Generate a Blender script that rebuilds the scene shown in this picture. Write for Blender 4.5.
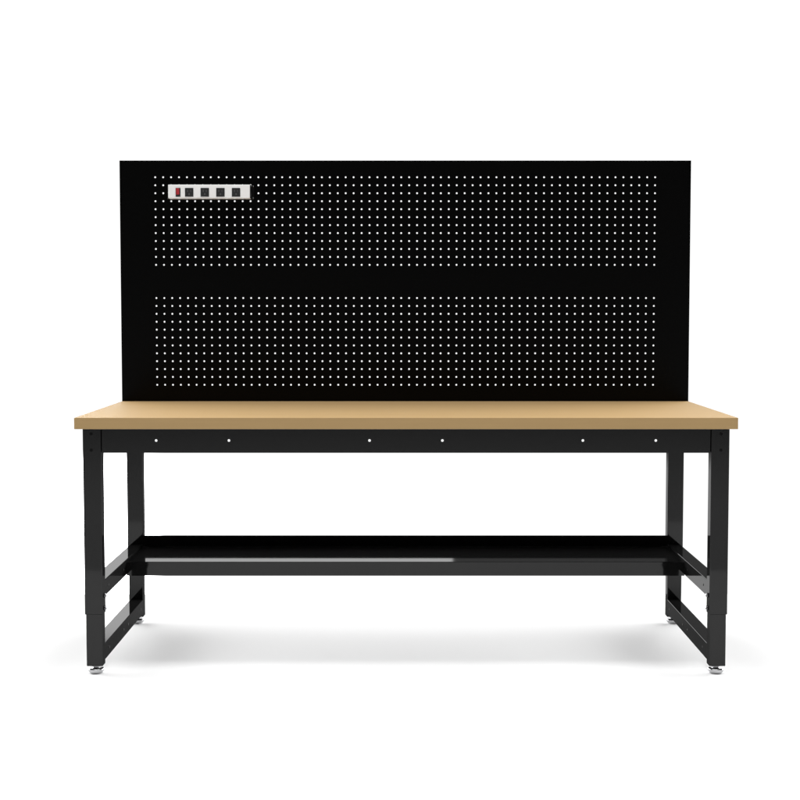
import bpy, bmesh, math
from mathutils import Vector, Matrix

for o in list(bpy.data.objects):
    bpy.data.objects.remove(o)
S = bpy.context.scene
C = S.collection

# ------------------------------------------------------------------ camera
cam_d = bpy.data.cameras.new('camera')
cam = bpy.data.objects.new('camera', cam_d)
C.objects.link(cam)
cam.location = (-0.0225, -5.5628, 1.3748)
cam.rotation_euler = (math.pi / 2 - 0.0622, 0, 0)
cam_d.sensor_width = 36
cam_d.lens = 36 * 1520 / 800
cam_d.clip_start = 0.05
cam_d.clip_end = 200
S.camera = cam

# ------------------------------------------------------------------ studio light
S.view_settings.view_transform = 'Standard'
S.view_settings.look = 'None'
S.view_settings.exposure = 0
S.view_settings.gamma = 1
W = bpy.data.worlds.new('World')
S.world = W
W.use_nodes = True
nt = W.node_tree
bg = nt.nodes['Background']


def nmath(op, a, b=None, clamp=False):
    n = nt.nodes.new('ShaderNodeMath')
    n.operation = op
    n.use_clamp = clamp
    for i, v in enumerate((a, b)):
        if v is None:
            continue
        if isinstance(v, (int, float)):
            n.inputs[i].default_value = v
        else:
            nt.links.new(v, n.inputs[i])
    return n.outputs[0]


def nrange(v, a, b, c, d):
    n = nt.nodes.new('ShaderNodeMapRange')
    n.interpolation_type = 'SMOOTHSTEP'
    nt.links.new(v, n.inputs[0])
    for i, k in enumerate((a, b, c, d)):
        n.inputs[1 + i].default_value = k
    return n.outputs[0]


def window(v, a, b, e):
    return nmath('MULTIPLY', nrange(v, a - e, a + e, 0, 1), nrange(v, b - e, b + e, 1, 0))


tc = nt.nodes.new('ShaderNodeTexCoord')
sep = nt.nodes.new('ShaderNodeSeparateXYZ')
nt.links.new(tc.outputs['Generated'], sep.inputs[0])
dx, dy, dz = sep.outputs
BACK = 1.06          # white studio sweep behind the bench
KEY = 135            # overhead softbox, watts
ROOF = 0.6           # ceiling bounce
SIDE = 22.5           # bright world zones added behind both ends to lift the floor shadow
WING = 0.0           # softer lights either side of the camera
BAND_HI = 12.5        # bright world strip, added to mirror in left rail tops and shelf
BAND_LO = 6.0        # bright world patch, added below the horizon to grey right inner faces
back = nrange(dy, 0.15, 0.6, 0, 1)
low = nrange(dz, -0.135, -0.03, 0.85, 0.035)
roof = nrange(dz, 0.35, 0.75, 0, ROOF)
back = nmath('MULTIPLY', back, nrange(dz, 0.24, 0.34, 1, 0.4))
front = nmath('MAXIMUM', low, roof)
inv = nmath('SUBTRACT', 1.0, back)
val = nmath('ADD', nmath('MULTIPLY', front, inv), nmath('MULTIPLY', back, BACK))
az = nmath('ARCTAN2', dx, dy)
side = nmath('MULTIPLY', window(nmath('ABSOLUTE', az), 0.36, 1.45, 0.16), nmath('MULTIPLY', window(dz, 0.01, 0.34, 0.10), SIDE))
val = nmath('MAXIMUM', val, side)
wing = nmath('MULTIPLY', window(nmath('ABSOLUTE', az), 1.7, 2.7, 0.1), nmath('MULTIPLY', window(dz, 0.02, 0.45, 0.05), WING))
val = nmath('MAXIMUM', val, wing)
hi = nmath('MULTIPLY', window(az, -0.45, 0.035, 0.0008), window(dz, 0.130, 0.215, 0.004))
lo = nmath('MULTIPLY', window(az, -0.216, -0.160, 0.006), window(dz, -0.215, -0.10, 0.008))
val = nmath('ADD', val, nmath('ADD', nmath('MULTIPLY', hi, BAND_HI), nmath('MULTIPLY', lo, BAND_LO)))
nt.links.new(val, bg.inputs['Color'])
bg.inputs['Strength'].default_value = 1.0


def area_lamp(name, loc, target, sx, sy, watts):
    d = bpy.data.lights.new(name, 'AREA')
    d.shape = 'RECTANGLE'
    d.size, d.size_y = sx, sy
    d.energy = watts
    o = bpy.data.objects.new(name, d)
    C.objects.link(o)
    o.location = loc
    o.rotation_euler = (Vector(target) - Vector(loc)).to_track_quat('-Z', 'Y').to_euler()
    return o


area_lamp('overhead_softbox', (0.0, -0.85, 5.2), (0, 0.0, 0), 5.0, 0.7, KEY)

# ------------------------------------------------------------------ materials


def material(name, color, rough, metallic=0.0, tint=None, spec=0.5, bump=0.0, bump_scale=400, vary=0.0, vary_scale=(6, 60, 60)):
    m = bpy.data.materials.new(name)
    m.use_nodes = True
    t = m.node_tree
    p = t.nodes['Principled BSDF']
    p.inputs['Base Color'].default_value = (*color, 1)
    p.inputs['Roughness'].default_value = rough
    p.inputs['Metallic'].default_value = metallic
    p.inputs['Specular IOR Level'].default_value = spec
    if tint is not None:
        p.inputs['Specular Tint'].default_value = (tint, tint, tint, 1)
    co = t.nodes.new('ShaderNodeTexCoord')
    if vary:
        mp = t.nodes.new('ShaderNodeMapping')
        mp.inputs['Scale'].default_value = vary_scale
        t.links.new(co.outputs['Object'], mp.inputs[0])
        nz = t.nodes.new('ShaderNodeTexNoise')
        nz.inputs['Scale'].default_value = 1.0
        nz.inputs['Detail'].default_value = 5
        t.links.new(mp.outputs[0], nz.inputs['Vector'])
        mx = t.nodes.new('ShaderNodeMix')
        mx.data_type = 'RGBA'
        mx.inputs[6].default_value = (*[c * (1 - vary) for c in color], 1)
        mx.inputs[7].default_value = (*[min(1, c * (1 + vary)) for c in color], 1)
        t.links.new(nz.outputs[0], mx.inputs[0])
        t.links.new(mx.outputs[2], p.inputs['Base Color'])
    if bump:
        nb = t.nodes.new('ShaderNodeTexNoise')
        nb.inputs['Scale'].default_value = bump_scale
        nb.inputs['Detail'].default_value = 3
        t.links.new(co.outputs['Object'], nb.inputs['Vector'])
        b = t.nodes.new('ShaderNodeBump')
        b.inputs['Strength'].default_value = bump
        b.inputs['Distance'].default_value = 0.0005
        t.links.new(nb.outputs[0], b.inputs['Height'])
        t.links.new(b.outputs[0], p.inputs['Normal'])
    return m




def enamel(name, refl, rough, body):
    """glossy black enamel over steel: a dark mirror with a thin black body"""
    m = bpy.data.materials.new(name)
    m.use_nodes = True
    t = m.node_tree
    t.nodes.remove(t.nodes['Principled BSDF'])
    out = t.nodes['Material Output']
    g = t.nodes.new('ShaderNodeBsdfGlossy')
    g.distribution = 'GGX'
    g.inputs['Color'].default_value = (refl, refl, refl, 1)
    g.inputs['Roughness'].default_value = rough
    d = t.nodes.new('ShaderNodeBsdfDiffuse')
    d.inputs['Color'].default_value = (body, body, body, 1)
    ad = t.nodes.new('ShaderNodeAddShader')
    t.links.new(g.outputs[0], ad.inputs[0])
    t.links.new(d.outputs[0], ad.inputs[1])
    t.links.new(ad.outputs[0], out.inputs['Surface'])
    return m


M_STEEL = enamel('black_enamel_steel', 0.026, 0.05, 0.006)
M_PANEL = enamel('black_panel_steel', 0.008, 0.3, 0.001)
M_BLACK = material('matt_black', (0.004, 0.004, 0.004), 0.6, spec=0.1)
M_TOP = material('maple_laminate', (0.475, 0.320, 0.153), 0.6, spec=0.05, vary=0.05, vary_scale=(4, 70, 70))
M_UNDERSIDE = material('neutral_bounce_underside', (0.25, 0.25, 0.25), 0.7, spec=0.1)  # invented grey underside, keeps light bounced onto the floor neutral
M_CHROME = material('chrome', (0.50, 0.50, 0.51), 0.12, metallic=1.0)
M_ZINC = material('zinc_bolt', (0.16, 0.16, 0.165), 0.25, metallic=1.0)
M_WHITE = material('white_enamel', (0.90, 0.90, 0.90), 0.35)
M_DARK = material('dark_grey_plastic', (0.015, 0.015, 0.016), 0.45)
M_SLOT = material('slot_grey_plastic', (0.075, 0.075, 0.078), 0.5)
M_RED = material('red_switch_plastic', (0.40, 0.015, 0.025), 0.25)
M_FLOOR = material('white_floor', (0.86, 0.86, 0.86), 0.9, spec=0.0, vary=0.004, vary_scale=(2, 2, 2))

# ------------------------------------------------------------------ mesh helpers


def link(name, bm, mat, parent=None, smooth=False):
    me = bpy.data.meshes.new(name)
    bmesh.ops.recalc_face_normals(bm, faces=bm.faces)
    bm.to_mesh(me)
    bm.free()
    for m in (mat if isinstance(mat, (list, tuple)) else [mat]):
        me.materials.append(m)
    if smooth:
        for p in me.polygons:
            p.use_smooth = True
    o = bpy.data.objects.new(name, me)
    C.objects.link(o)
    if parent is not None:
        o.parent = parent
    return o


def add_box(bm, x0, x1, y0, y1, z0, z1, bevel=0.0, seg=2):
    r = bmesh.ops.create_cube(bm, size=1.0)
    vs = r['verts']
    for v in vs:
        v.co = Vector((x0 + (v.co.x + .5) * (x1 - x0), y0 + (v.co.y + .5) * (y1 - y0), z0 + (v.co.z + .5) * (z1 - z0)))
    if bevel:
        es = list({e for v in vs for e in v.link_edges})
        bmesh.ops.bevel(bm, geom=es, offset=bevel, segments=seg, affect='EDGES', profile=0.5)


def box(x0, x1, y0, y1, z0, z1, bevel=0.0015, seg=2):
    bm = bmesh.new()
    add_box(bm, min(x0, x1), max(x0, x1), min(y0, y1), max(y0, y1), min(z0, z1), max(z0, z1), bevel, seg)
    return bm


def add_lathe(bm, prof, mat4, n=28):
    """profile of (radius, height) turned round local z, closed at both ends"""
    rings = []
    for r, h in prof:
        rings.append([bm.verts.new(mat4 @ Vector((r * math.cos(2 * math.pi * k / n), r * math.sin(2 * math.pi * k / n), h))) for k in range(n)])
    for a, b in zip(rings, rings[1:]):
        for k in range(n):
            bm.faces.new((a[k], a[(k + 1) % n], b[(k + 1) % n], b[k]))
    bm.faces.new(rings[0][::-1])
    bm.faces.new(rings[-1])


def along(axis, loc):
    """matrix that sends local +z to the axis, at loc"""
    q = Vector((0, 0, 1)).rotation_difference(Vector(axis))
    return Matrix.Translation(Vector(loc)) @ q.to_matrix().to_4x4()


def add_perforated(bm, xs, zs, holes, y0, y1, n=16):
    """sheet from y0 (front) to y1 with round holes; xs, zs are cell bounds, holes {(i, j): (cx, cz, r)}"""
    fr = [[bm.verts.new((x, y0, z)) for z in zs] for x in xs]
    bk = [[bm.verts.new((x, y1, z)) for z in zs] for x in xs]
    q = n // 4
    for i in range(len(xs) - 1):
        for j in range(len(zs) - 1):
            cf = (fr[i][j], fr[i + 1][j], fr[i + 1][j + 1], fr[i][j + 1])
            cb = (bk[i][j], bk[i + 1][j], bk[i + 1][j + 1], bk[i][j + 1])
            if (i, j) not in holes:
                bm.faces.new(cf)
                bm.faces.new(cb[::-1])
                continue
            cx, cz, r = holes[(i, j)]
            ang = [math.radians(225) + 2 * math.pi * k / n for k in range(n)]
            hf = [bm.verts.new((cx + r * math.cos(a), y0, cz + r * math.sin(a))) for a in ang]
            hb = [bm.verts.new((cx + r * math.cos(a), y1, cz + r * math.sin(a))) for a in ang]
            for s in range(4):
                idx = [(s * q + k) % n for k in range(q + 1)]
                bm.faces.new([cf[s], cf[(s + 1) % 4]] + [hf[k] for k in idx[::-1]])
                bm.faces.new(([cb[s], cb[(s + 1) % 4]] + [hb[k] for k in idx[::-1]])[::-1])
            for k in range(n):
                bm.faces.new((hf[k], hf[(k + 1) % n], hb[(k + 1) % n], hb[k]))
    nx, nz = len(xs), len(zs)
    for i in range(nx - 1):
        bm.faces.new((fr[i][0], bk[i][0], bk[i + 1][0], fr[i + 1][0]))
        bm.faces.new((fr[i][nz - 1], fr[i + 1][nz - 1], bk[i + 1][nz - 1], bk[i][nz - 1]))
    for j in range(nz - 1):
        bm.faces.new((fr[0][j], fr[0][j + 1], bk[0][j + 1], bk[0][j]))
        bm.faces.new((fr[nx - 1][j], bk[nx - 1][j], bk[nx - 1][j + 1], fr[nx - 1][j + 1]))


def thing(name, loc, label, cat):
    o = bpy.data.objects.new(name, None)
    o.empty_display_size = 0.1
    C.objects.link(o)
    o.location = loc
    o['label'] = label
    o['category'] = cat
    return o


# ------------------------------------------------------------------ floor
bm = bmesh.new()
for f in [bmesh.ops.create_grid(bm, x_segments=12, y_segments=12, size=1.0)]:
    for v in f['verts']:
        v.co = Vector((v.co.x * 5.0, -0.3 + v.co.y * 1.9, 0.0035))
floor = link('floor', bm, M_FLOOR)
floor['kind'] = 'structure'

# ------------------------------------------------------------------ workbench
HX = 1.219                       # half length of the tabletop
YL, YR = 0.0166, 0.9103          # front faces of the front and rear legs
YP = 0.9686                      # front face of the pegboard
LD = 0.055                       # leg depth
XO, XI = 1.192, 1.1250           # outer and inner faces of the legs
ZT, ZB = 0.9627, 0.9208          # tabletop top and underside

bench = thing('workbench', (0, 0, 0), 'long black steel workbench with tan wooden tabletop, low shelf and tall pegboard back', 'workbench')

top = link('tabletop', box(-HX, HX, 0, YP - 0.001, ZB, ZT, 0.0012), [M_TOP, M_UNDERSIDE], bench)
for p in top.data.polygons:
    if p.normal.z < -0.9:
        p.material_index = 1


def leg(sx, y0, front):
    o = link('leg', box(sx * XI, sx * XO, y0, y0 + LD, 0.229, ZB - 0.0005, 0.003, 3), M_STEEL, bench)
    link('lower_leg', box(sx * (XI + 0.0025), sx * (XO - 0.0038), y0 + 0.0025, y0 + LD - 0.0025, 0.0346, 0.32, 0.003, 3), M_STEEL, o)
    cx, cy = sx * 1.1575, y0 + LD / 2
    b = bmesh.new()
    mt = Matrix.Translation((cx, cy, 0))
    add_lathe(b, [(0.0195, 0.0035), (0.0225, 0.0048), (0.0270, 0.0110), (0.0300, 0.0160), (0.0305, 0.0200), (0.0298, 0.0226), (0.0260, 0.0238), (0.0125, 0.0244), (0.0125, 0.0262)], mt, 40)
    f = link('levelling_foot', b, M_CHROME, o, True)
    b = bmesh.new()
    add_lathe(b, [(0.013, 0.0264), (0.0145, 0.0275), (0.0145, 0.034), (0.0135, 0.0345)], mt, 6)
    link('hex_nut', b, M_ZINC, o)
    for z in (0.297, 0.249):
        b = bmesh.new()
        add_lathe(b, [(0.0085, 0.0), (0.0085, 0.003), (0.0075, 0.0055), (0.0045, 0.0078), (0.001, 0.0085)], along((-sx, 0, 0), (sx * XI, y0 + LD * 0.55, z)), 20)
        link('bolt', b, M_ZINC, o, True)
    if front:
        for z in (0.9022, 0.842):
            b = bmesh.new()
            add_lathe(b, [(0.0058, -0.001), (0.0058, 0.0006), (0.0052, 0.0010)], along((0, -1, 0), (sx * 1.1602, y0, z)), 20)
            link('screw', b, M_BLACK, o)
    # adjustment holes punched in the inner face of the lower leg
    return o


for sx in (-1, 1):
    leg(sx, YL, True)
    leg(sx, YR, False)


def rail(sx, z0, z1, screws):
    xi = XI + 0.0017
    o = link('side_rail', box(sx * xi, sx * 1.1815, YL + LD - 0.001, YR + 0.001, z0, z1, 0.0025, 3), M_STEEL, bench)
    for y in screws:
        b = bmesh.new()
        add_lathe(b, [(0.0048, -0.001), (0.0048, 0.0006), (0.004, 0.001)], along((-sx, 0, 0), (sx * xi, y, (z0 + z1) / 2)), 16)
        link('screw', b, M_BLACK, o)


for sx in (-1, 1):
    rail(sx, 0.288, 0.350, (0.14, 0.46))
    rail(sx, 0.050, 0.112, (0.14, 0.445, 0.545, 0.85))
    rail(sx, 0.850, 0.912, ())

# front apron with its six open holes, folded back along its lower edge
hx = [-0.9214, -0.6532, -0.1349, 0.1337, 0.6516, 0.9205]
xs = [-XI + 0.004]
for x in hx:
    xs += [x - 0.012, x + 0.012]
xs.append(XI - 0.004)
zs = [0.8317, 0.8655, 0.8895, ZB - 0.001]
holes = {(1 + 2 * k, 1): (x, 0.8775, 0.0049) for k, x in enumerate(hx)}
bm = bmesh.new()
add_perforated(bm, xs, zs, holes, YL + 0.003, YL + 0.005, 16)
for sx in (-1, 1):
    add_box(bm, *sorted((sx * (XI - 0.0002), sx * (XI - 0.02))), YL + 0.0122, YL + 0.0142, 0.834, ZB - 0.002)
add_box(bm, -XI + 0.004, XI - 0.004, YL + 0.0051, YL + 0.022, 0.8317, 0.8337)
link('apron', bm, M_STEEL, bench)
link('apron', box(-XI + 0.001, XI - 0.001, YR + 0.03, YR + 0.0325, 0.842, ZB - 0.001, 0.0006), M_STEEL, bench)

# low shelf: one folded sheet, front edge turned down, rear edge turned up
prof = [(0.5215, 0.2845), (0.5215, 0.3400), (0.5230, 0.3415), (0.8990, 0.3415), (0.9000, 0.3425), (0.9000, 0.3908),
        (0.9020, 0.3908), (0.9020, 0.3395), (0.5235, 0.3395), (0.5235, 0.2865), (0.5420, 0.2865), (0.5420, 0.2845)]
bm = bmesh.new()
xa = XI + 0.0015
a = [bm.verts.new((-xa, y, z)) for y, z in prof]
b = [bm.verts.new((xa, y, z)) for y, z in prof]
n = len(prof)
for k in range(n):
    bm.faces.new((a[k], a[(k + 1) % n], b[(k + 1) % n], b[k]))
bm.faces.new(a[::-1])
bm.faces.new(b)
link('shelf', bm, M_STEEL, bench)

# two perforated panels, one above the other
PX0, PITCH, NC, NR = -1.0670, 2.1332 / 63, 64, 12
PH = 0.5142


def pegboard(zbase, ztop, zlow):
    zc = (zbase + ztop) / 2
    hxs = [PX0 + PITCH * k for k in range(NC)]
    hzs = [zc + PITCH * (k - (NR - 1) / 2) for k in range(NR)]
    xs = [-HX + 0.002] + [x - PITCH / 2 for x in hxs] + [hxs[-1] + PITCH / 2, HX - 0.002]
    zs = [zlow] + [z - PITCH / 2 for z in hzs] + [hzs[-1] + PITCH / 2, ztop]
    hl = {(1 + i, 1 + j): (x, z, 0.0038) for i, x in enumerate(hxs) for j, z in enumerate(hzs)}
    bm = bmesh.new()
    add_perforated(bm, xs, zs, hl, YP, YP + 0.0015, 16)
    # folded returns along the four edges
    d = 0.022
    add_box(bm, -HX, -HX + 0.002, YP + 0.0005, YP + d, zlow, ztop)
    add_box(bm, HX - 0.002, HX, YP + 0.0005, YP + d, zlow, ztop)
    add_box(bm, -HX + 0.002, HX - 0.002, YP + 0.0016, YP + d, ztop - 0.002, ztop)
    add_box(bm, -HX + 0.002, HX - 0.002, YP + 0.0016, YP + d, zlow, zlow + 0.002)
    return link('pegboard_panel', bm, M_PANEL, bench)


ZM = ZT + PH
pegboard(ZM, ZM + PH, ZM + 0.00003)
pegboard(ZT, ZM, ZT - 0.03)
link('seam_light_blocker', box(-1.2168, 1.2168, YP + 0.0222, YP + 0.0242, ZM - 0.02, ZM + 0.02, 0.0004), M_STEEL, bench)  # unseen strip added to stop the white background shining through the seam
for sx in (-1, 1):
    link('upright', box(sx * 1.13, sx * 1.19, YP + 0.0246, YP + 0.0646, 0.80, 1.975, 0.002), M_STEEL, bench)

# ------------------------------------------------------------------ power strip on the pegboard
PY = YP - 0.060                  # front face of the strip
px0, px1 = -1.0035, -0.6575
pz0, pz1 = 1.8265, 1.8845
strip = thing('power_strip', ((px0 + px1) / 2, YP, pz0), 'white power strip with red switch and four dark outlets fixed to the pegboard', 'power strip')
off = Vector(strip.location)


def spart(name, bm, mat, parent=None):
    bmesh.ops.translate(bm, verts=bm.verts, vec=-off)
    return link(name, bm, mat, parent or strip)


spart('housing', box(px0, px1, PY, YP - 0.003, pz0, pz1, 0.003, 3), M_WHITE)
for x0, x1 in ((px0 - 0.0030, px0 - 0.0002), (px1 + 0.0002, px1 + 0.0030)):
    spart('end_cap', box(x0, x1, PY + 0.002, YP - 0.002, pz0 + 0.0005, pz1 - 0.0005, 0.001), M_BLACK)
for sgn, x in ((-1, px0 - 0.0032), (1, px1 + 0.0032)):
    e = spart('mounting_ear', box(x, x + sgn * 0.009, YP - 0.0035, YP - 0.0006, pz0 - 0.001, pz1 + 0.001, 0.0008), M_BLACK)
    for z in (pz0 + 0.004, pz1 - 0.004):
        b = bmesh.new()
        add_lathe(b, [(0.0032, 0), (0.0032, 0.0012), (0.002, 0.002)], along((0, -1, 0), (x + sgn * 0.0048, YP - 0.0035, z)), 14)
        spart('screw', b, M_ZINC, e)
# switch: dark bezel with a tilted red rocker
sw = bmesh.new()
add_box(sw, -0.9715, -0.9510, PY - 0.0015, PY + 0.002, 1.8335, 1.8705, 0.0008)
swo = spart('switch', sw, M_DARK)
rk = bmesh.new()
add_box(rk, -0.9695, -0.9555, PY - 0.0055, PY - 0.0016, 1.8420, 1.8690, 0.0010)
for v in rk.verts:
    if v.co.y < PY - 0.003 and v.co.z < 1.855:
        v.co.y += 0.0025
spart('rocker', rk, M_RED, swo)


def outlet(cx):
    cz = 1.8520
    b = bmesh.new()
    add_box(b, cx - 0.0178, cx + 0.0178, PY - 0.0022, PY + 0.002, cz - 0.0183, cz + 0.0183, 0.0012)
    o = spart('outlet', b, M_DARK)
    s = bmesh.new()
    add_box(s, cx - 0.0082, cx - 0.0052, PY - 0.0027, PY - 0.0018, cz + 0.001, cz + 0.0105)
    add_box(s, cx + 0.0052, cx + 0.0078, PY - 0.0027, PY - 0.0018, cz + 0.002, cz + 0.0095)
    add_lathe(s, [(0.0034, -0.0005), (0.0034, 0.0005)], along((0, -1, 0), (cx, PY - 0.0022, cz - 0.0078)), 18)
    spart('slots', s, M_SLOT, o)


for k in range(4):
    outlet(-0.9141 + 0.06607 * k)

# ------------------------------------------------------------------ render settings
S.render.engine = 'CYCLES'
S.cycles.max_bounces = 10
S.cycles.glossy_bounces = 6
S.cycles.diffuse_bounces = 5
S.cycles.use_denoising = True
